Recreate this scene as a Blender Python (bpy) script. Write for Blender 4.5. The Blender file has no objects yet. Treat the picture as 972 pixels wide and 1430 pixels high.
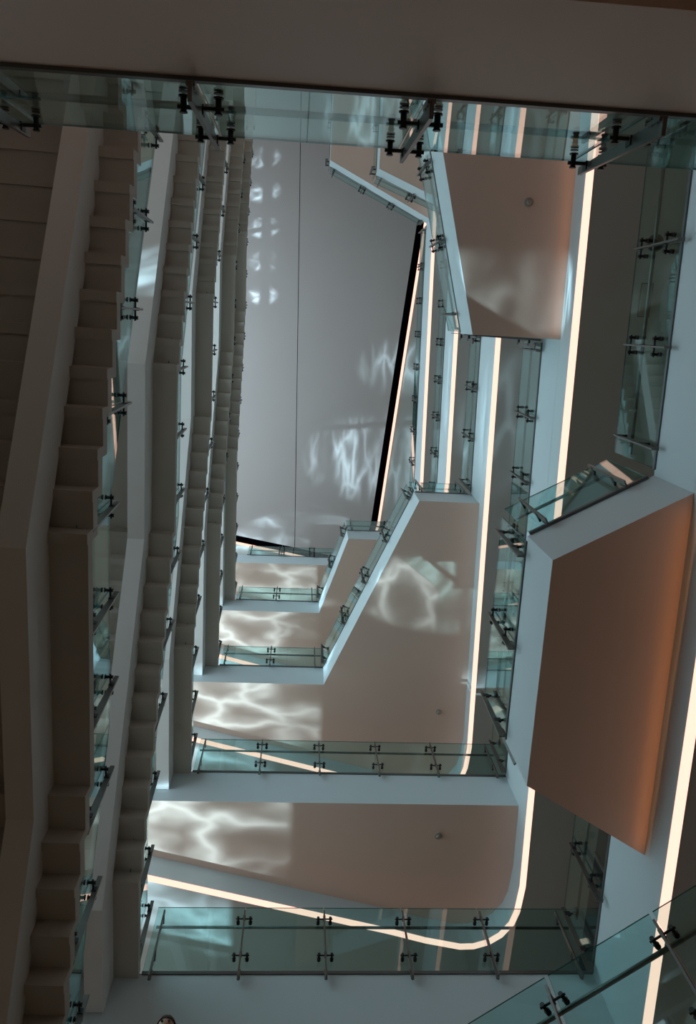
import bpy, bmesh, math, random
from mathutils import Vector, Matrix
PI = math.pi
random.seed(7)
C = bpy.context.scene.collection
EYE = 1.5                                   # height of the lens above the lobby floor

# ------------------------------------------------------------------ camera (looks almost straight up)
cam_d = bpy.data.cameras.new('camera')
cam_d.sensor_fit = 'VERTICAL'; cam_d.sensor_height = 36.0
cam_d.lens = 36.0 * 1060.0 / 1430.0
cam_d.clip_start = 0.05; cam_d.clip_end = 200
cam = bpy.data.objects.new('camera', cam_d); C.objects.link(cam)
Zd = Vector((427 - 486, 450 - 715, 1060)).normalized()
Ad = Vector((17000 - 486, 1350 - 715, 1060)); Ad = (Ad - Ad.dot(Zd) * Zd).normalized()
Yd = Zd.cross(Ad)
Rm = Matrix((Ad, Yd, Zd)).transposed()      # camera vector = Rm @ world vector
cam.matrix_world = Matrix.Translation((0, 0, EYE)) @ Matrix((Rm[0], -Rm[1], -Rm[2])).transposed().to_4x4()
bpy.context.scene.camera = cam

# ------------------------------------------------------------------ daylight and exposure
w = bpy.data.worlds.new('world'); bpy.context.scene.world = w; w.use_nodes = True
w.node_tree.nodes['Background'].inputs[0].default_value = (0.58, 0.75, 0.84, 1)
w.node_tree.nodes['Background'].inputs[1].default_value = 3.0
vs = bpy.context.scene.view_settings
vs.view_transform = 'Standard'; vs.look = 'None'; vs.gamma = 1; vs.use_curve_mapping = False
vs.exposure = 0.0


def L(k):                                   # floor heights
    return EYE + (3.93 if k == 0 else 8.1 + (k - 1) * 4.5)


def caustic_spot(src, dst, deg, power, scale=22.0, blend=0.5, col=(0.56, 0.86, 1.0), stretch=(1, 1, 1)):
    """sun thrown back upward by the water outside the west glazing: a rippled beam"""
    d = bpy.data.lights.new('reflected_sun', 'SPOT'); d.energy = power * 5; d.color = col
    d.spot_size = math.radians(deg); d.spot_blend = blend; d.shadow_soft_size = 0.03
    d.use_nodes = True; nt = d.node_tree; n = nt.nodes; em = n['Emission']
    tc = n.new('ShaderNodeTexCoord'); mp = n.new('ShaderNodeMapping')
    mp.inputs['Scale'].default_value = [scale * s for s in stretch]
    mp.inputs['Location'].default_value = (src[2] * .37, dst[0], dst[1])
    nt.links.new(tc.outputs['Normal'], mp.inputs[0])
    no = n.new('ShaderNodeTexNoise'); no.inputs['Scale'].default_value = 1.1; no.inputs['Detail'].default_value = 2
    nt.links.new(mp.outputs[0], no.inputs[0])
    sc = n.new('ShaderNodeVectorMath'); sc.operation = 'SCALE'; sc.inputs['Scale'].default_value = 1.1
    nt.links.new(no.outputs['Color'], sc.inputs[0])
    ad = n.new('ShaderNodeVectorMath'); ad.operation = 'ADD'
    nt.links.new(mp.outputs[0], ad.inputs[0]); nt.links.new(sc.outputs[0], ad.inputs[1])
    vo = n.new('ShaderNodeTexVoronoi'); vo.feature = 'DISTANCE_TO_EDGE'; vo.inputs['Scale'].default_value = 1.0
    nt.links.new(ad.outputs[0], vo.inputs['Vector'])

    def mth(op, a, b):
        q = n.new('ShaderNodeMath'); q.operation = op
        for k_, v_ in ((0, a), (1, b)):
            if isinstance(v_, (int, float)):
                q.inputs[k_].default_value = v_
            else:
                nt.links.new(v_, q.inputs[k_])
        return q.outputs[0]
    e1 = mth('POWER', 2.718, mth('MULTIPLY', vo.outputs['Distance'], -8.5))      # bright thread
    e2 = mth('MULTIPLY', mth('POWER', 2.718, mth('MULTIPLY', vo.outputs['Distance'], -3.0)), .16)
    n2 = n.new('ShaderNodeTexNoise'); n2.inputs['Scale'].default_value = .55; n2.inputs['Detail'].default_value = 1
    nt.links.new(mp.outputs[0], n2.inputs[0])
    r = n.new('ShaderNodeMapRange'); r.inputs[1].default_value = 0.36; r.inputs[2].default_value = 0.62
    r.inputs[3].default_value = 0.08; r.inputs[4].default_value = 1.0
    nt.links.new(n2.outputs[0], r.inputs[0])
    nt.links.new(mth('MULTIPLY', mth('MULTIPLY', mth('ADD', e1, e2), r.outputs[0]), 2.6), em.inputs['Strength'])
    o = bpy.data.objects.new('reflected_sun', d); C.objects.link(o)
    s = Vector(src); t = Vector(dst)
    o.location = s; o.rotation_euler = (t - s).to_track_quat('-Z', 'Y').to_euler()
    return o


for k in (1, 2, 3, 4, 5):
    zs = L(k + 1) - 1.1 if k < 5 else L(5) + 3.1
    caustic_spot((-11.5, 8.3, zs - 5.9), (-1.35, 9.25, zs), 17, 1200, 15, blend=.35)
for yy in (-5.8, -4.6, -3.4, -2.2, -1.0):
    caustic_spot((-9.5, yy * .4, EYE + 23.2), (-1.8, yy + .1, EYE + 29.9), 4.6, 1300, 26, blend=.9)
caustic_spot((-10, 5.2, EYE + 20.5), (2.6, 5.2, EYE + 29.8), 15, 1700, 22, stretch=(.4, 2.6, .4), blend=1)
caustic_spot((-10, 1.5, EYE + 20.5), (3.6, 1.5, EYE + 29.8), 9, 1300, 26, stretch=(.4, 2.6, .4), blend=1)
caustic_spot((-10, 5.8, EYE + 9.9), (3.3, 5.8, EYE + 16.2), 8.5, 1100, 17, stretch=(.7, 2.2, 1), blend=.6)
caustic_spot((-10, -0.6, EYE + 8.2), (2.8, -0.6, EYE + 11.7), 6, 1300, 26, stretch=(.4, 2.6, .4), blend=.8)
caustic_spot((-10, 0.6, EYE + 14.0), (4.6, 1.6, EYE + 20.0), 14, 450, 22, stretch=(.4, 2.6, .4), blend=.8)
caustic_spot((-10, 1.6, EYE + 9.5), (4.6, 1.9, EYE + 15.6), 13, 450, 22, stretch=(.4, 2.6, .4), blend=.8)


def cove(p, q, aim, e, wd=.02, col=(1.0, .40, .14)):
    """warm tube hidden beside a light strip, from p to q, shining towards aim"""
    p = Vector(p); q = Vector(q); z_ = -Vector(aim).normalized(); y_ = (q - p).normalized()
    x_ = y_.cross(z_).normalized(); y_ = z_.cross(x_)
    d = bpy.data.lights.new('cove_tube', 'AREA'); d.shape = 'RECTANGLE'; d.size = wd; d.size_y = (q - p).length
    d.energy = e; d.color = col
    o = bpy.data.objects.new('cove_tube', d); C.objects.link(o)
    o.matrix_world = Matrix.Translation((p + q) / 2) @ Matrix((x_, y_, z_)).transposed().to_4x4()


cove((3.90, 1.6, EYE + 7.05), (4.02, 5.6, EYE + 7.05), (-.6, 0, 1), .75)
cove((3.66, -6, EYE + 11.55), (3.86, 0, EYE + 11.55), (-.6, 0, 1), .8)

for lx, ly in ((-3.5, -4), (3.5, -4), (-3.5, 10), (3.0, 9), (6.5, 4)):   # added warm fill, aimed down to bounce off the floor onto the soffits
    d = bpy.data.lights.new('bounce_fill', 'AREA'); d.energy = 9; d.size = 1.6; d.color = (1.0, .70, .46)
    o = bpy.data.objects.new('bounce_fill', d); C.objects.link(o); o.location = (lx, ly, L(0) - 1.4)

for k in range(1, 6):                        # added warm fill by the north wall, warming north-facing faces per level
    d = bpy.data.lights.new('north_fill', 'AREA'); d.shape = 'RECTANGLE'; d.size = 4; d.size_y = .3; d.energy = 16; d.color = (1.0, .60, .50)
    o = bpy.data.objects.new('north_fill', d); C.objects.link(o); o.location = (-.8, -8.8, L(k) - 1.8); o.rotation_euler = (PI / 2, 0, 0)

# ------------------------------------------------------------------ materials
def mat(name, col, rough=0.7, metal=0.0, noise=0.03, nscale=3.0, bump=0.0, bscale=60.0):
    m = bpy.data.materials.new(name); m.use_nodes = True; nt = m.node_tree
    b = nt.nodes['Principled BSDF']
    b.inputs['Roughness'].default_value = rough; b.inputs['Metallic'].default_value = metal
    tc = nt.nodes.new('ShaderNodeTexCoord')
    no = nt.nodes.new('ShaderNodeTexNoise'); no.inputs['Scale'].default_value = nscale
    no.inputs['Detail'].default_value = 4
    nt.links.new(tc.outputs['Object'], no.inputs['Vector'])
    cr = nt.nodes.new('ShaderNodeValToRGB')
    cr.color_ramp.elements[0].color = [max(0, c * (1 - noise * 2)) for c in col] + [1]
    cr.color_ramp.elements[1].color = [min(1, c * (1 + noise * 2)) for c in col] + [1]
    nt.links.new(no.outputs[0], cr.inputs[0]); nt.links.new(cr.outputs[0], b.inputs['Base Color'])
    if bump:
        n2 = nt.nodes.new('ShaderNodeTexNoise'); n2.inputs['Scale'].default_value = bscale
        nt.links.new(tc.outputs['Object'], n2.inputs['Vector'])
        bp = nt.nodes.new('ShaderNodeBump'); bp.inputs['Strength'].default_value = bump
        bp.inputs['Distance'].default_value = 0.01
        nt.links.new(n2.outputs[0], bp.inputs['Height']); nt.links.new(bp.outputs[0], b.inputs['Normal'])
    return m


PAINT = mat('white_paint', (0.54, 0.61, 0.63), 0.55, noise=0.02, nscale=0.8, bump=0.05)
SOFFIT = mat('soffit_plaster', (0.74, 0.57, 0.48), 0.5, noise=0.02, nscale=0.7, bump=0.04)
ROOFM = mat('roof_board', (0.52, 0.465, 0.45), 0.45, noise=0.02, nscale=0.5)
STAIRM = mat('stair_concrete', (0.46, 0.425, 0.375), 0.7, noise=0.05, nscale=2.5, bump=0.1)
BEAMM = mat('beam_paint', (0.74, 0.74, 0.72), 0.5, noise=0.02, nscale=1.0, bump=0.03)
DROP = mat('dropped_ceiling', (0.50, 0.49, 0.47), 0.6, noise=0.02, nscale=1.0)
FLOORM = mat('lobby_stone', (0.46, 0.34, 0.24), 0.4, noise=0.08, nscale=1.2, bump=0.05)
WALLM = mat('wall_paint', (0.42, 0.38, 0.34), 0.7, noise=0.03, nscale=0.6)
STEEL = mat('brushed_steel', (0.16, 0.15, 0.14), 0.35, 0.85, noise=0.08, nscale=8)
BLACKM = mat('black_metal', (0.012, 0.014, 0.016), 0.4, 0.3)
TRIMM = mat('channel_trim', (0.12, 0.13, 0.13), 0.35, 0.7)
NAVY = mat('dark_void', (0.002, 0.0025, 0.007), 1.0)
NAVY.node_tree.nodes['Principled BSDF'].inputs['Specular IOR Level'].default_value = .02
DARKG = mat('dark_glazing', (0.004, 0.006, 0.014), 0.08)
DETM = mat('detector_plastic', (0.36, 0.33, 0.28), 0.5)
HAIR = mat('hair', (0.02, 0.014, 0.01), 0.6, bump=0.5)
SKIN = mat('skin', (0.5, 0.3, 0.2), 0.5)
COAT = mat('coat_cloth', (0.03, 0.035, 0.05), 0.8, bump=0.3)
TROUS = mat('trouser_cloth', (0.02, 0.02, 0.025), 0.8)
MULL = mat('mullion_metal', (0.10, 0.11, 0.12), 0.4, 0.6)


def emit(name, col, s):
    m = bpy.data.materials.new(name); m.use_nodes = True; nt = m.node_tree
    for n in list(nt.nodes):
        nt.nodes.remove(n)
    e = nt.nodes.new('ShaderNodeEmission'); o = nt.nodes.new('ShaderNodeOutputMaterial')
    e.inputs[0].default_value = (*col, 1); e.inputs[1].default_value = s
    nt.links.new(e.outputs[0], o.inputs[0])
    return m


LED = emit('warm_led', (1.0, 0.56, 0.44), 1.65)
LAMP = emit('warm_downlight', (1.0, 0.75, 0.42), 6)


def glass_mat(name, tint, refl=1.0):
    m = bpy.data.materials.new(name); m.use_nodes = True; nt = m.node_tree
    for n in list(nt.nodes):
        nt.nodes.remove(n)
    t = nt.nodes.new('ShaderNodeBsdfTransparent'); t.inputs[0].default_value = (*tint, 1)
    g = nt.nodes.new('ShaderNodeBsdfGlossy'); g.inputs['Roughness'].default_value = 0.015
    g.inputs[0].default_value = (0.9, 1, 1, 1)
    f = nt.nodes.new('ShaderNodeLayerWeight'); f.inputs[0].default_value = 0.5
    p5 = nt.nodes.new('ShaderNodeMath'); p5.operation = 'POWER'; p5.inputs[1].default_value = 5.0
    nt.links.new(f.outputs['Facing'], p5.inputs[0])
    k = nt.nodes.new('ShaderNodeMath'); k.operation = 'MULTIPLY_ADD'
    k.inputs[1].default_value = 0.95 * refl; k.inputs[2].default_value = 0.04 * refl; k.use_clamp = True
    mx = nt.nodes.new('ShaderNodeMixShader'); o = nt.nodes.new('ShaderNodeOutputMaterial')
    nt.links.new(p5.outputs[0], k.inputs[0]); nt.links.new(k.outputs[0], mx.inputs[0])
    nt.links.new(t.outputs[0], mx.inputs[1]); nt.links.new(g.outputs[0], mx.inputs[2])
    nt.links.new(mx.outputs[0], o.inputs[0])
    return m


GLASS = glass_mat('green_tinted_glass', (0.77, 0.92, 0.91))
EDGE = mat('glass_edge', (0.03, 0.16, 0.16), 0.15, 0.0)


# ------------------------------------------------------------------ mesh helpers
class MB:
    def __init__(s):
        s.bm = bmesh.new()

    def hexa(s, p, mi=0):                   # 8 points: bottom ring 0-3, top ring 4-7
        v = [s.bm.verts.new(q) for q in p]
        for f in ((3, 2, 1, 0), (4, 5, 6, 7), (0, 1, 5, 4), (1, 2, 6, 5), (2, 3, 7, 6), (3, 0, 4, 7)):
            s.bm.faces.new([v[i] for i in f]).material_index = mi
        return s

    def box(s, a, b, mi=0):
        (x0, y0, z0), (x1, y1, z1) = a, b
        return s.hexa([(x0, y0, z0), (x1, y0, z0), (x1, y1, z0), (x0, y1, z0),
                       (x0, y0, z1), (x1, y0, z1), (x1, y1, z1), (x0, y1, z1)], mi)

    def tube(s, p, q, r, n=8, r2=None):
        p = Vector(p); q = Vector(q); d = (q - p).normalized()
        a = d.orthogonal().normalized(); b = d.cross(a); r2 = r if r2 is None else r2
        R0 = [s.bm.verts.new(p + r * (math.cos(2 * PI * i / n) * a + math.sin(2 * PI * i / n) * b)) for i in range(n)]
        R1 = [s.bm.verts.new(q + r2 * (math.cos(2 * PI * i / n) * a + math.sin(2 * PI * i / n) * b)) for i in range(n)]
        for i in range(n):
            f = s.bm.faces.new((R0[i], R0[(i + 1) % n], R1[(i + 1) % n], R1[i])); f.smooth = True
        s.bm.faces.new(R0[::-1]); s.bm.faces.new(R1)
        return s

    def bar(s, p, q, n, wn, wt):            # flat bar from p to q: width wn along n, wt across
        p = Vector(p); q = Vector(q); n = Vector(n).normalized(); d = (q - p).normalized(); t = d.cross(n).normalized()
        c = [(-1, -1), (1, -1), (1, 1), (-1, 1)]
        return s.hexa([p + n * wn / 2 * i + t * wt / 2 * j for i, j in c] + [q + n * wn / 2 * i + t * wt / 2 * j for i, j in c])

    def prism(s, poly, z0, z1):
        a = [s.bm.verts.new((x, y, z0)) for x, y in poly]; b = [s.bm.verts.new((x, y, z1)) for x, y in poly]
        s.bm.faces.new(a[::-1]); s.bm.faces.new(b)
        n = len(poly)
        for i in range(n):
            s.bm.faces.new((a[i], a[(i + 1) % n], b[(i + 1) % n], b[i]))
        return s

    def mesh(s, name):
        bmesh.ops.recalc_face_normals(s.bm, faces=s.bm.faces)
        me = bpy.data.meshes.new(name); s.bm.to_mesh(me); s.bm.free()
        return me

    def build(s, name, mats, parent=None):
        return link(name, s.mesh(name), mats, parent)


def link(name, me, mats, parent=None):
    if mats is not None and not me.materials:
        for m in (mats if isinstance(mats, (list, tuple)) else [mats]):
            me.materials.append(m)
    o = bpy.data.objects.new(name, me); C.objects.link(o)
    if parent:
        o.parent = parent
    return o


def tag(o, label, cat, group=None, kind=None):
    o['label'] = label
    if cat:
        o['category'] = cat
    if group:
        o['group'] = group
    if kind:
        o['kind'] = kind
    return o


def thing(name, label, cat, loc=(0, 0, 0), group=None, kind=None):
    o = bpy.data.objects.new(name, None); C.objects.link(o); o.location = loc
    o.empty_display_size = 0.2
    return tag(o, label, cat, group, kind)


# ------------------------------------------------------------------ plan of the atrium
XW, XE, YN, YS = -6.5, 9.5, -9.0, 14.0      # walls
SE_Y = 8.17                                 # south edge of every gallery
xe = lambda y: 3.89 + 0.028 * y             # east edge line


EDGE_PLAN = {                               # from the south-west round to the north-east
    1: [(XW, SE_Y), (xe(8.17), SE_Y), (4.06, 5.65), (2.60, 4.78), (2.58, 2.20), (xe(1.45), 1.45), (xe(YN), YN)],
    2: [(XW, SE_Y), (xe(8.17), SE_Y), (xe(.05), .05), (2.53, .05), (1.75, -2.9), (0.14, YN)],
    3: [(XW, SE_Y), (.74, SE_Y), (2.65, 3.69), (xe(3.69), 3.69), (xe(YN), YN)],
    4: [(XW, SE_Y), (.71, SE_Y), (1.44, 5.90), (xe(5.88), 5.88), (xe(-3.05), -3.05), (1.71, -3.87), (1.71, YN)],
    5: [(XW, SE_Y), (xe(SE_Y), SE_Y), (xe(-3.33), -3.33), (.56, -4.86), (.56, YN)],
}
NTH = ['', 'lowest', 'second lowest', 'middle', 'second highest', 'highest']
TH = 0.90
SHIFT = [1.12, .02, -1.03, -2.08, -3.10]      # each flight starts a little further north than the one below
SKEW = [.020, .017, .007, .006, -.003]
for k in range(1, 6):
    e = EDGE_PLAN[k]
    poly = [(XW, YS)] + e + [(XE, YN), (XE, YS)]
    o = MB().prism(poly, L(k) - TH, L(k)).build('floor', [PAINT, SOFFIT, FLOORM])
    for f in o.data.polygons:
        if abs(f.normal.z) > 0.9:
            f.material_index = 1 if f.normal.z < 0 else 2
    tag(o, f'{NTH[k]} white gallery slab around the atrium', 'floor slab', kind='structure')
    # flat landing the stairs arrive on at the north
    if k:
        YL = -3.15 + SHIFT[k - 1]
        tag(MB().prism([(XW, YN), (XW, YL), (-1.8, YL), (-1.8, YN)], L(k) - .3, L(k)).build('floor', STAIRM),
            f'{NTH[k]} grey landing slab at the north end of the stairs', 'floor slab', kind='structure')

# level nearest to the camera
p0n = [(XW, YN), (XW, -1.07), (4.3, -1.07), (4.3, 3.47), (1.2, 5.92), (-1.62, 5.95), (-1.62, 7.95), (XW, 7.95), (XW, YS), (XE, YS), (XE, YN)]
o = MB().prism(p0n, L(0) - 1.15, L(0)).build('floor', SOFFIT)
tag(o, 'nearest brown slab with the dark fascia along the top of the picture', 'floor slab', kind='structure')


def led_path(k, off=0.0):
    s = off
    pts = [(xe(YN) + .002 + s, YN + .01), (xe(9.4) + .002 + s, 9.45)]
    cx, cy, r = 3.28, 9.85, .84
    for a in (8, 25, 45, 62, 80, 96):
        a = math.radians(a)
        pts.append((cx + (r + s) * math.cos(a), cy + (r + s) * math.sin(a)))
    pts += [(2.55, 10.55 + s), (1.90, 10.36 + s), (XW + .01, 8.22 + s)]
    return pts


def strip(path_a, path_b, z0, z1, name, m):
    b = MB()
    for i in range(len(path_a) - 1):
        a0, a1, b0, b1 = path_a[i], path_a[i + 1], path_b[i], path_b[i + 1]
        b.hexa([(*a0, z0), (*a1, z0), (*b1, z0), (*b0, z0), (*a0, z1), (*a1, z1), (*b1, z1), (*b0, z1)])
    bmesh.ops.remove_doubles(b.bm, verts=b.bm.verts, dist=1e-5)
    return b.build(name, m)


LAB_LED = {1: 'widest warm light strip running up the right side of the picture',
           2: 'long warm light strip that curves round at the bottom right corner',
           3: 'warm light strip along the middle gallery with a curved foot',
           4: 'thinner warm light strip two galleries under the roof',
           5: 'thinnest warm light strip along the gallery under the roof'}
for k in range(1, 6):
    a = led_path(k, -0.012); bb = led_path(k, 0.09)
    z = L(k) - 1.4
    o = strip(a, bb, z - .012, z + .02, 'light_strip', LED)
    tag(o, LAB_LED[k], 'light strip')
    c = led_path(k, 0.0)
    poly = c + [(XW, YS), (XE, YS), (XE, YN)]
    o = MB().prism(poly, z + .021, L(k) - TH - .001).build('ceiling', [PAINT, DROP])
    for f in o.data.polygons:
        if f.normal.z < -0.9:
            f.material_index = 1
    tag(o, f'dropped grey ceiling under the {NTH[k]} gallery slab', 'ceiling', kind='structure')
    c2 = led_path(k, 0.09)
    o = MB().prism(c2 + [(XW, YS), (XE, YS), (XE, YN)], z - .012, z + .020).build('ceiling', DROP)
    tag(o, f'thin grey ceiling board behind the light strip of the {NTH[k]} gallery', 'ceiling', kind='structure')

# ------------------------------------------------------------------ roof ceiling
ZR = EYE + 30.0
pe = [(4.46, YN), (3.99, -3.6), (3.56, 1.17), (2.98, 7.83), (2.75, 8.9), (2.2, 9.42), (1.4, 9.30), (-.44, 8.94), (XW, 7.85)]
seam = [(-.50, YN), (-.10, 9.02)]
rw = thing('ceiling', 'pale roof ceiling of two large boards above the atrium', 'ceiling', (0, 0, ZR), kind='structure')
pl = [(XW, YN), (seam[0][0] - .012, YN), (seam[1][0] - .012, 9.0), (-.44, 8.94), (XW, 7.85)]
pr = [(seam[0][0] + .012, YN)] + pe[:7] + [(seam[1][0] + .012, 9.0)]
for p in (pl, pr):
    ob = MB().prism(p, 0, .08).build('board', [ROOFM, NAVY], rw)
    for f in ob.data.polygons:
        f.material_index = 0 if f.normal.z < -.9 else 1
tag(MB().box((XW - .2, YN - .2, ZR + .5), (XE + .2, YS + .2, ZR + .7)).build('ceiling', NAVY), 'dark void above the roof ceiling boards', 'ceiling', kind='structure')


def off_path(path, d):
    out = []
    for i, p in enumerate(path):
        a = Vector(path[max(i - 1, 0)]); b = Vector(path[min(i + 1, len(path) - 1)])
        t = (b - a).normalized(); out.append((p[0] + t.y * d, p[1] - t.x * d))
    return out


pe_b = off_path(pe, -.26 if off_path(pe, .26)[2][0] < pe[2][0] else .26)
pe_c = off_path(pe_b, (.10 if off_path(pe_b, .1)[2][0] > pe_b[2][0] else -.10))
for pp_ in (pe_b, pe_c):
    pp_[-1] = (XW + .01, pp_[-1][1]); pp_[0] = (pp_[0][0], YN + .01)
tag(strip(pe_b, pe_c, ZR - .045, ZR - .021, 'light_strip', LED), 'warm light strip beside the black slot round the roof ceiling', 'light strip')
outer = tag(MB().prism([(p[0], p[1]) for p in pe_c] + [(XW, YS), (XE, YS), (XE, YN)], ZR - .02, ZR + .4).build('ceiling', [DROP, NAVY]),
    'outer roof ceiling between the black slot and the walls', 'ceiling', kind='structure')

for f in outer.data.polygons:
    f.material_index = 0 if f.normal.z < -.9 else 1
# ------------------------------------------------------------------ walls and lobby floor
ZT = ZR + .5
tag(MB().box((XE, YN - .3, 0), (XE + .3, YS + .3, ZT)).build('wall_east', WALLM), 'plain east wall behind the galleries', 'wall', kind='structure')
tag(MB().box((XW, YN - .3, 0), (XE, YN, ZT)).build('wall_north', WALLM), 'plain north wall behind the stairs', 'wall', kind='structure')
tag(MB().box((XW, YS, 0), (XE, YS + .3, ZT)).build('wall_south', WALLM), 'plain south wall behind the galleries', 'wall', kind='structure')
tag(MB().box((XW - .3, YN - .3, 0), (XW, YS + .3, L(1) - .02)).build('wall_west', WALLM), 'solid foot of the west wall under the glazing', 'wall', kind='structure')
tag(MB().box((XW - .3, YN - .3, -.3), (XE + .3, YS + .3, 0)).build('floor', FLOORM), 'warm stone lobby floor under the camera', 'floor', kind='structure')
tag(MB().box((XW - .3, YN - .3, L(1) - .9), (XW, -4.4, ZT)).build('wall_west', WALLM), 'added solid pier holding back daylight at the north end of the west glazing', 'wall', kind='structure')  # unseen pier, added to keep cool daylight off the north-facing faces
gw = thing('window_1', 'tall west glazing with dark mullions beside the stairs', 'window', (XW - .15, 0, L(1) - .9), kind='structure')
vm = MB().box((-.04, -.03, 0), (.04, .03, ZT - L(1) + .9)).mesh('mullion')
y = -4.36
while y < YS:
    m_ = link('mullion', vm, MULL, gw); m_.location = (0, y, 0); y += 2.3
tm = MB().box((-.04, -4.4, -.03), (.04, YS, .03)).mesh('transom')
for k in range(1, 6):
    t_ = link('transom', tm, MULL, gw); t_.location = (0, 0, L(k) - .45 - (L(1) - .9))


# ------------------------------------------------------------------ glass railings
def spider_mesh():
    """cross bar along x, two stand-offs toward +y (the glass), discs on the far side"""
    b = MB()
    b.tube((-.115, 0, 0), (.115, 0, 0), .011, 6)
    b.box((-.016, -.035, -.03), (.016, .012, .03))
    for s in (-.085, .085):
        b.tube((s, -.02, 0), (s, .045, 0), .016, 8)
        b.tube((s, .045, 0), (s, .053, 0), .026, 8)
        b.tube((s, .067, 0), (s, .085, 0), .024, 8)
        b.tube((s, -.028, 0), (s, -.02, 0), .020, 8)
    return b.mesh('spider_fitting')


def fin_mesh(hh=1.13, sc=1.0):
    """flat steel fin, from the fascia to just under the glass top, narrowing upward"""
    b = MB()
    t = .010
    b.hexa([(-t, -.068, 0), (t, -.068, 0), (t, .012, 0), (-t, .012, 0),
            (-t, -.042, hh), (t, -.042, hh), (t, .002, hh), (-t, .002, hh)])
    b.box((-.02, .0, .02), (.02, .022, .16))
    b.tube((-.016, .005, .06), (.016, .005, .06), .012, 6); b.tube((-.016, .005, .12), (.016, .005, .12), .012, 6)
    return b.mesh('fin')


SPID = spider_mesh(); SPID.materials.append(BLACKM)
FIN = fin_mesh(); FIN.materials.append(STEEL)
FIN2 = fin_mesh(1.04); FIN2.materials.append(STEEL)
CLAMP = MB().box((-.014, -.03, -.035), (.014, .05, .035)).tube((0, .03, 0), (0, .08, 0), .016, 8).mesh('clamp'); CLAMP.materials.append(BLACKM)
OFF = 0.075                                  # fin centre in front of the glass plane


def railing(p, q, z, label, cat='railing', side=(0, 2), spacing=1.13, first=.13, last=.13, gh=1.13, gap=.007, group=None):
    """one straight run of glass balustrade from p to q standing on height z; side = a point over the void"""
    p = Vector(p); q = Vector(q); d = (q - p); ln = d.length; d.normalize()
    n = Vector((-d.y, d.x))
    if (Vector(side) - p).dot(n) < 0:
        n = -n
    root = thing('glass_railing', label, cat, (p.x, p.y, z), group)
    U = lambda t, o, h: (d.x * t + n.x * o, d.y * t + n.y * o, h)
    cnt = max(1, round((ln - first - last) / spacing))
    posts = [first + (ln - first - last) * i / cnt for i in range(cnt + 1)]
    rot = math.atan2(d.y, d.x)
    flip = (Vector((-math.sin(rot), math.cos(rot))).dot(n) > 0)   # local +y must point to the glass (-n)
    if flip:
        rot += PI
    # glass: one sheet between each pair of posts
    cuts = [0.0] + posts[1:-1] + [ln]
    if cnt == 1:
        cuts = [0.0, ln]
    for i in range(len(cuts) - 1):
        a = cuts[i] + (gap if i else .004); b_ = cuts[i + 1] - (gap if i < len(cuts) - 2 else .004)
        g = MB()
        g.hexa([U(a, -.006, .02), U(b_, -.006, .02), U(b_, .006, .02), U(a, .006, .02),
                U(a, -.006, gh), U(b_, -.006, gh), U(b_, .006, gh), U(a, .006, gh)])
        ob = g.build('glass_panel', [GLASS, EDGE], root)
        for f in ob.data.polygons:
            nn = f.normal
            if abs(nn.x * n.x + nn.y * n.y) < .5:
                f.material_index = 1
    MB().bar(U(0, 0, .0), U(ln, 0, .0), (n.x, n.y, 0), .035, .045).build('base_channel', TRIMM, root)
    MB().tube(U(.02, -.085, .86), U(ln - .02, -.085, .86), .021, 10).build('handrail', STEEL, root)
    for i, t in enumerate(posts):
        f = link('fin', FIN, None, root); f.location = U(t, OFF, -.17); f.rotation_euler = (0, 0, rot)
        end = i in (0, cnt)
        for h in (.38, 1.01):
            s = link('clamp' if end else 'spider_fitting', CLAMP if end else SPID, None, f)
            s.location = (0, 0, h)
    return root


lv = {0: 'nearest', 1: 'lowest', 2: 'second lowest', 3: 'middle', 4: 'second highest', 5: 'highest'}
S0 = (-1.77, SE_Y)
# near level
railing((-4.0, -1.07), (4.2, -1.07), L(0), 'large near glass railing with heavy dark fins across the top', side=(0, 2), first=.18, last=.4, spacing=1.09)
railing((4.2, 3.55), (1.2, 5.92), L(0), 'near slanted glass railing in the bottom right corner', side=(0, 2), spacing=1.01, first=.54, last=.25, gap=.018)
railing((1.15, 5.97), (-1.55, 5.97), L(0), 'near glass railing in front of the standing person, below the frame', side=(0, 2))
# south runs
for k, xr in ((1, xe(8.17)), (2, xe(8.17)), (3, .74), (4, .71), (5, 4.05)):
    railing(S0, (xr, SE_Y), L(k), f'glass railing along the south edge of the {lv[k]} gallery', first=.12, last=.2)
railing((xe(8.1), 8.12), (4.07, 5.7), L(1), 'glass railing of the lowest gallery beside the dark opening at lower right', side=(0, 7))
railing((4.04, 5.62), (2.64, 4.80), L(1), 'glass railing on the hidden south end of the brown projecting balcony', side=(3, 7))
railing((2.60, 4.74), (2.58, 2.26), L(1), 'glass railing along the west edge of the brown projecting balcony', side=(0, 3))
railing((2.60, 2.17), (3.86, 1.47), L(1), 'slanted glass railing with light strip reflections on the brown balcony', side=(0, -2), first=.2, last=.3)
railing((xe(1.38), 1.38), (xe(-3.3), -3.3), L(1), 'glass railing at the far upper right beside the blue fascia', side=(0, 0), first=.25)
railing((xe(8.1), 8.10), (xe(.1), .12), L(2), 'long glass railing on the east edge of the second lowest gallery', side=(0, 0))
railing((xe(.05) - .03, .08), (2.58, .05), L(2), 'glass railing on the south end of the tapering upper balcony', side=(3, 3))
railing((2.53, .02), (.95, -5.95), L(2), 'glass railing along the slanted pale edge of the tapering upper balcony', side=(-3, 0), first=.3)
railing((.76, SE_Y - .03), (2.63, 3.74), L(3), 'glass railing up the diagonal edge of the middle gallery', side=(0, 3))
railing((2.68, 3.69), (3.92, 3.69), L(3), 'short glass railing at the top of the middle gallery diagonal', side=(3, 0))
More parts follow.
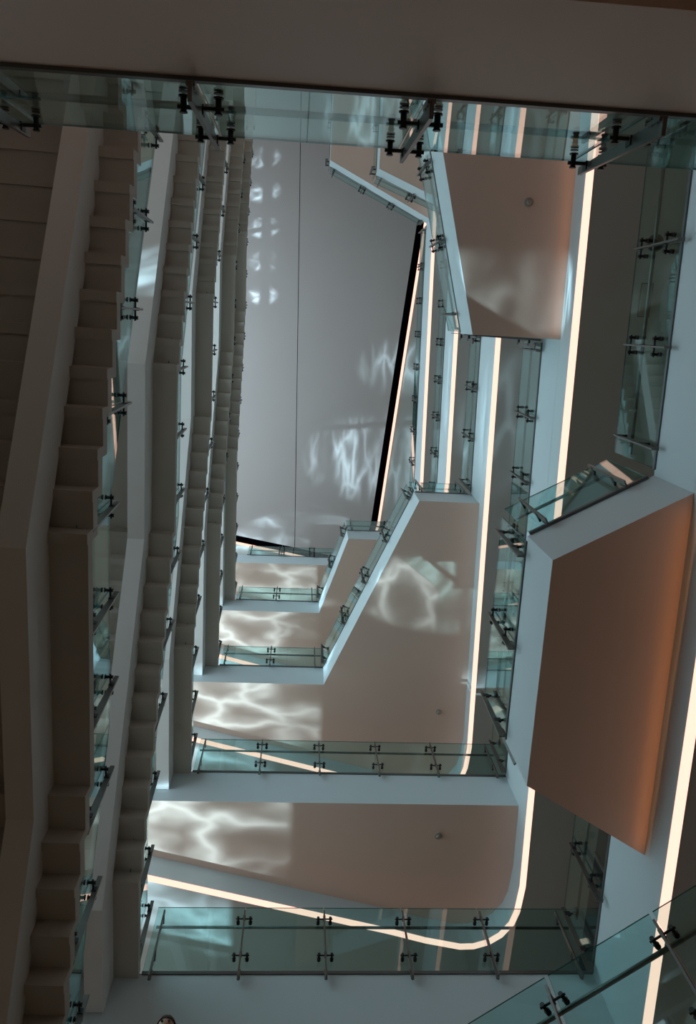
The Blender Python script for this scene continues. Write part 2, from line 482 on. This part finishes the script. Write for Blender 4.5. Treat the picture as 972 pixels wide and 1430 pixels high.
railing((xe(3.64), 3.64), (xe(-3.4), -3.4), L(3), 'glass railing on the east edge of the middle gallery', side=(0, 0))
railing((.73, SE_Y - .03), (1.43, 5.95), L(4), 'glass railing up the diagonal edge of the second highest gallery', side=(-2, 6))
railing((1.47, 5.90), (3.98, 5.88), L(4), 'short glass railing facing north on the second highest gallery', side=(2, 0))
railing((xe(5.8), 5.8), (xe(-2.98), -2.98), L(4), 'glass railing on the east edge of the second highest gallery', side=(0, 0))
railing((3.76, -3.14), (1.74, -3.87), L(4), 'glass railing on the north edge of the second highest gallery', side=(2, 0))
railing((1.71, -3.92), (1.71, -8.8), L(4), 'glass railing on the north-west edge of the second highest gallery', side=(0, -5))
railing((xe(8.1), 8.08), (xe(-3.26), -3.26), L(5), 'glass railing on the east edge of the highest gallery', side=(0, 0))
railing((3.76, -3.40), (.60, -4.84), L(5), 'glass railing on the slanted north edge of the highest gallery', side=(0, 0))
railing((.56, -4.90), (.56, -8.8), L(5), 'glass railing on the north-west edge of the highest gallery', side=(-2, -6))

# ------------------------------------------------------------------ stairs
WST = 1.9                                    # flight width, right edge at x = -1.8
XR0 = -1.80
Y0, Y1, Y2, Y3 = 6.80, 2.98, 0.70, -3.10     # foot, half landing, half landing, head
NR = 13
B0, B1 = .31, .53                            # beams, measured from the edge


def flight(k, z0, z1, sh=0.0, XR0=-1.80):
    Y0, Y1, Y2, Y3 = 6.80 + sh, 2.98 + sh, 0.70 + sh, -3.10 + sh
    H = (z1 - z0) / 2; rz = H / NR
    root = thing('staircase', FL_LAB[k], 'staircase', (XR0, SE_Y, z0)); root.rotation_euler = (0, 0, SKEW[k])
    yo = -SE_Y
    T = .13
    zb = .06
    # landings
    MB().box((-WST, Y0 + yo, zb - T), (0, 0, zb)).build('landing', STAIRM, root)
    MB().box((-WST, Y2 + yo, H + zb - T), (0, Y1 + yo, H + zb)).build('landing', STAIRM, root)
    for (ya, yb, zz) in ((Y0, Y1, 0), (Y2, Y3, H)):
        go = (ya - yb) / (NR - 1)
        st = MB().box((-WST, -go, rz - T), (0, 0, rz)).box((-WST, -.09, -T - .022), (0, 0, rz - T)).mesh('step')
        st.materials.append(STAIRM)
        for i in range(NR - 1):
            s = link('step', st, None, root); s.location = (0, ya + yo - go * i, zz + zb + rz * i)
        MB().box((-WST, yb + yo - .09, zz + zb + rz * (NR - 1) - T), (0, yb + yo, zz + H + zb - T)).build('riser', STAIRM, root)
    # spine beams: a cranked box section under the steps
    D = .50
    prof = [(SE_Y, 0), (Y0 - .1, 0), (Y1 - .1, H), (Y2 - .1, H), (Y3 - .1, 2 * H)]
    for xa, xb in ((-B1, -B0), (-WST + B0, -WST + B1)):
        b = MB()
        for i in range(len(prof) - 1):
            (ya, za), (yb, zz) = prof[i], prof[i + 1]
            ya += yo; yb += yo
            t = zb - T - .0
            b.hexa([(xa, ya, za + t - D), (xb, ya, za + t - D), (xb, yb, zz + t - D), (xa, yb, zz + t - D),
                    (xa, ya, za + t), (xb, ya, za + t), (xb, yb, zz + t), (xa, yb, zz + t)])
        bmesh.ops.remove_doubles(b.bm, verts=b.bm.verts, dist=1e-4)
        fs = {}
        for f in b.bm.faces:                 # drop the inner caps
            fs.setdefault(tuple(sorted(v.index for v in f.verts)), []).append(f)
        b.bm.verts.index_update()
        fs = {}
        for f in b.bm.faces:
            fs.setdefault(tuple(sorted(v.index for v in f.verts)), []).append(f)
        bmesh.ops.delete(b.bm, geom=[f for l in fs.values() if len(l) > 1 for f in l], context='FACES_ONLY')
        b.build('spine_beam', BEAMM, root)
    # glass railing along the open side
    rr = thing('stair_railing', RL_LAB[k], 'railing', (XR0, SE_Y, z0)); rr.rotation_euler = (0, 0, SKEW[k])
    wz = [(SE_Y, 0), (Y0, 0), (Y1, H), (Y2, H), (Y3, 2 * H)]

    def walk(y):
        for (ya, za), (yb, zc) in zip(wz, wz[1:]):
            if yb - 1e-6 <= y <= ya + 1e-6:
                return zb + za + (zc - za) * (ya - y) / (ya - yb)
        return zb + 2 * H
    n = round((SE_Y - Y3) / .93)
    py = [SE_Y - .15 - (SE_Y - .15 - Y3 - .15) * i / n for i in range(n + 1)]
    gx = -.14
    for i in range(n):
        a = py[i] - (.006 if i else -.1); c = py[i + 1] + (.006 if i < n - 1 else -.1)
        ks = [a] + [yy for yy in (Y0, Y1, Y2) if c < yy < a] + [c]
        g = MB()
        for u, v in zip(ks, ks[1:]):
            h0, h1 = walk(u), walk(v); u_ = u + yo; v_ = v + yo
            g.hexa([(gx, u_, h0 - .03), (gx + .012, u_, h0 - .03), (gx + .012, v_, h1 - .03), (gx, v_, h1 - .03),
                    (gx, u_, h0 + 1.08), (gx + .012, u_, h0 + 1.08), (gx + .012, v_, h1 + 1.08), (gx, v_, h1 + 1.08)])
        ob = g.build('glass_panel', [GLASS, EDGE], rr)
        for f in ob.data.polygons:
            if abs(f.normal.x) < .5:
                f.material_index = 1
    hr = MB()
    ks = [SE_Y, Y0, Y1, Y2, Y3]
    for u, v in zip(ks, ks[1:]):
        hr.tube((-.23, u + yo, walk(u) + .86), (-.23, v + yo, walk(v) + .86), .021, 8)
    hr.build('handrail', STEEL, rr)
    for i, yy in enumerate(py):
        f = link('fin', FIN2, None, rr); f.location = (gx + OFF, yy + yo, walk(yy) - .02); f.rotation_euler = (0, 0, PI / 2)
        for h in (.24, .86):
            s = link('spider_fitting', SPID, None, f); s.location = (0, 0, h)
    return root


FL_LAB = {0: 'darkest and nearest staircase at the left edge of the picture',
          1: 'second staircase from the left with a pale blue-lit beam',
          2: 'middle staircase of the stack, third from the left',
          3: 'fourth staircase from the left in the stack',
          4: 'topmost staircase right beside the pale roof ceiling'}
RL_LAB = {0: 'glass railing on the nearest dark staircase at the left',
          1: 'glass railing of the second staircase from the left',
          2: 'glass railing of the third staircase from the left',
          3: 'glass railing of the fourth staircase from the left',
          4: 'glass railing of the topmost staircase against the roof ceiling'}
for k in range(5):
    flight(k, L(k), L(k + 1), SHIFT[k])


# ------------------------------------------------------------------ small ceiling fittings
def detector(x, y, z, label):
    r = thing('smoke_detector', label, 'smoke detector', (x, y, z))
    MB().tube((0, 0, 0), (0, 0, -.03), .065, 20).build('base', DETM, r)
    MB().tube((0, 0, -.03), (0, 0, -.065), .045, 20, .03).build('sensor_head', DETM, r)


detector(2.72, 8.80, L(2) - TH, 'round smoke detector on the soffit above the lowest south railing')
detector(3.50, 8.80, L(3) - TH, 'round smoke detector on the soffit under the middle gallery')
detector(3.18, -1.87, L(2) - TH, 'round smoke detector under the tapering upper balcony')

sp = thing('ceiling_speaker', 'round ceiling speaker seen through the far upper right railing', 'speaker', (4.93, -1.36, L(2) - 1.412))
MB().tube((0, 0, 0), (0, 0, -.02), .12, 28).build('rim', MULL, sp)
MB().tube((0, 0, -.02), (0, 0, -.026), .10, 28).build('grille', BLACKM, sp)
ap = thing('access_panel', 'small pale access panel in the ceiling at the upper right', 'panel', (4.90, -.57, L(2) - 1.412))
MB().box((-.09, -.24, -.012), (.09, .24, 0)).build('panel_frame', MULL, ap)
MB().box((-.075, -.225, -.018), (.075, .225, -.012)).build('panel_door', DETM, ap)

# dark glazed screen with lamps behind the lowest gallery railing
dw = thing('window_2', 'dark glazed screen with small lamps on the lowest gallery', 'window', (5.40, 8.6, L(1)), kind='structure')
MB().box((0, -2.2, 0), (.06, 2.5, 3.08)).build('dark_glass', DARKG, dw)
for yy in (-2.25, .1, 2.45):
    MB().box((-.03, yy, 0), (.07, yy + .05, 3.08)).build('frame', MULL, dw)
for (yy, zz) in ((.62, 1.5), (.75, 1.35), (1.3, 1.15)):
    MB().tube((-.01, yy, zz), (-.05, yy, zz), .05, 12).build('lamp_glow', LAMP, dw)

# ------------------------------------------------------------------ person on the near gallery, only the crown of the head in view
def skin_body(name, verts, edges, radii, m, parent, sub=2):
    me = bpy.data.meshes.new(name); me.from_pydata(verts, edges, [])
    o = bpy.data.objects.new(name, me); C.objects.link(o); me.materials.append(m)
    md = o.modifiers.new('skin', 'SKIN'); md.use_smooth_shade = True
    for i, r in enumerate(radii):
        r = r if isinstance(r, tuple) else (r, r)
        me.skin_vertices[0].data[i].radius = r
        me.skin_vertices[0].data[i].use_root = (i == 0)
    s = o.modifiers.new('sub', 'SUBSURF'); s.levels = sub; s.render_levels = sub
    o.parent = parent
    return o


PZ = L(0)
pp = thing('person', 'person with dark hair standing at the near railing, head at bottom edge', 'person', (-1.02, 6.30, PZ)); pp.scale = (1.04, 1.04, 1.04)
# faces -y (towards the void); body: pelvis root, spine, neck, head, arms to the rail, legs
V = [(0, 0, .92), (0, 0, 1.12), (0, 0, 1.32), (0, .0, 1.43), (0, -.015, 1.50), (0, -.02, 1.575), (0, -.02, 1.64),
     (-.17, 0, 1.38), (-.24, -.04, 1.12), (-.20, -.12, .96), (-.18, -.16, .94),
     (.17, 0, 1.38), (.24, -.04, 1.12), (.20, -.12, .96), (.18, -.16, .94),
     (-.09, 0, .86), (-.10, -.01, .50), (-.10, .02, .09), (-.11, -.12, .04),
     (.09, 0, .86), (.10, -.01, .50), (.10, .02, .09), (.11, -.12, .04)]
Ed = [(0, 1), (1, 2), (2, 3), (3, 4), (4, 5), (5, 6), (2, 7), (7, 8), (8, 9), (9, 10), (2, 11), (11, 12), (12, 13), (13, 14),
      (0, 15), (15, 16), (16, 17), (17, 18), (0, 19), (19, 20), (20, 21), (21, 22)]
Rr = [(.15, .11), (.13, .10), (.16, .11), (.07, .07), .055, (.078, .095), (.065, .08),
      .065, .045, .032, .04, .065, .045, .032, .04, .09, .06, .042, .04, .09, .06, .042, .04]
skin_body('body', V, Ed, Rr, COAT, pp)
hd = bmesh.new(); bmesh.ops.create_uvsphere(hd, u_segments=24, v_segments=16, radius=1)
for v in hd.verts:
    x, y_, z_ = v.co
    v.co = (x * .076 * (1 - .18 * max(0, -z_)), y_ * .096, z_ * .118)
    if y_ < -.6 and abs(x) < .22:            # nose ridge
        v.co.y -= .014 * (1 - abs(z_ + .1) * 2) if abs(z_ + .1) < .5 else 0
h_o = bpy.data.meshes.new('head'); hd.to_mesh(h_o); hd.free()
for f in h_o.polygons:
    f.use_smooth = True
h1 = link('head', h_o, SKIN, pp); h1.location = (0, -.03, 1.60)
for s in (-1, 1):
    MB().tube((s * .03, -.088, .012), (s * .03, -.096, .012), .011, 10).build('eye', BLACKM, h1)
    MB().tube((s * .073, .005, 0), (s * .084, .012, .004), .026, 10, .02).build('ear', SKIN, h1)
MB().bar((-.022, -.092, -.05), (.022, -.092, -.05), (0, 1, 0), .012, .010).build('mouth', mat('lips', (.4, .15, .12)), h1)
hb = bmesh.new(); bmesh.ops.create_uvsphere(hb, u_segments=28, v_segments=18, radius=1)
bmesh.ops.delete(hb, geom=[v for v in hb.verts if v.co.z < .25 + (-.75 if v.co.y > .1 else .0)], context='VERTS')
for v in hb.verts:
    x, y_, z_ = v.co
    j = 1 + .03 * math.sin(14 * x + 9 * y_) * math.cos(11 * z_)
    v.co = (x * .088 * j, y_ * .108 * j, z_ * .132 * j)
hm = bpy.data.meshes.new('hair'); hb.to_mesh(hm); hb.free()
for f in hm.polygons:
    f.use_smooth = True
link('hair', hm, HAIR, pp).location = (0, -.025, 1.60)
for s in (-1, 1):
    MB().tube((s * .18, -.15, .94), (s * .17, -.20, .90), .034, 8, .03).build('hand', SKIN, pp)
    for j in range(4):
        MB().tube((s * .17 + (j - 1.5) * .018, -.195, .905), (s * .17 + (j - 1.5) * .02, -.235, .86), .009, 6, .007).build('finger', SKIN, pp)
    MB().tube((s * .15, -.16, .92), (s * .118, -.20, .89), .010, 6, .008).build('thumb', SKIN, pp)
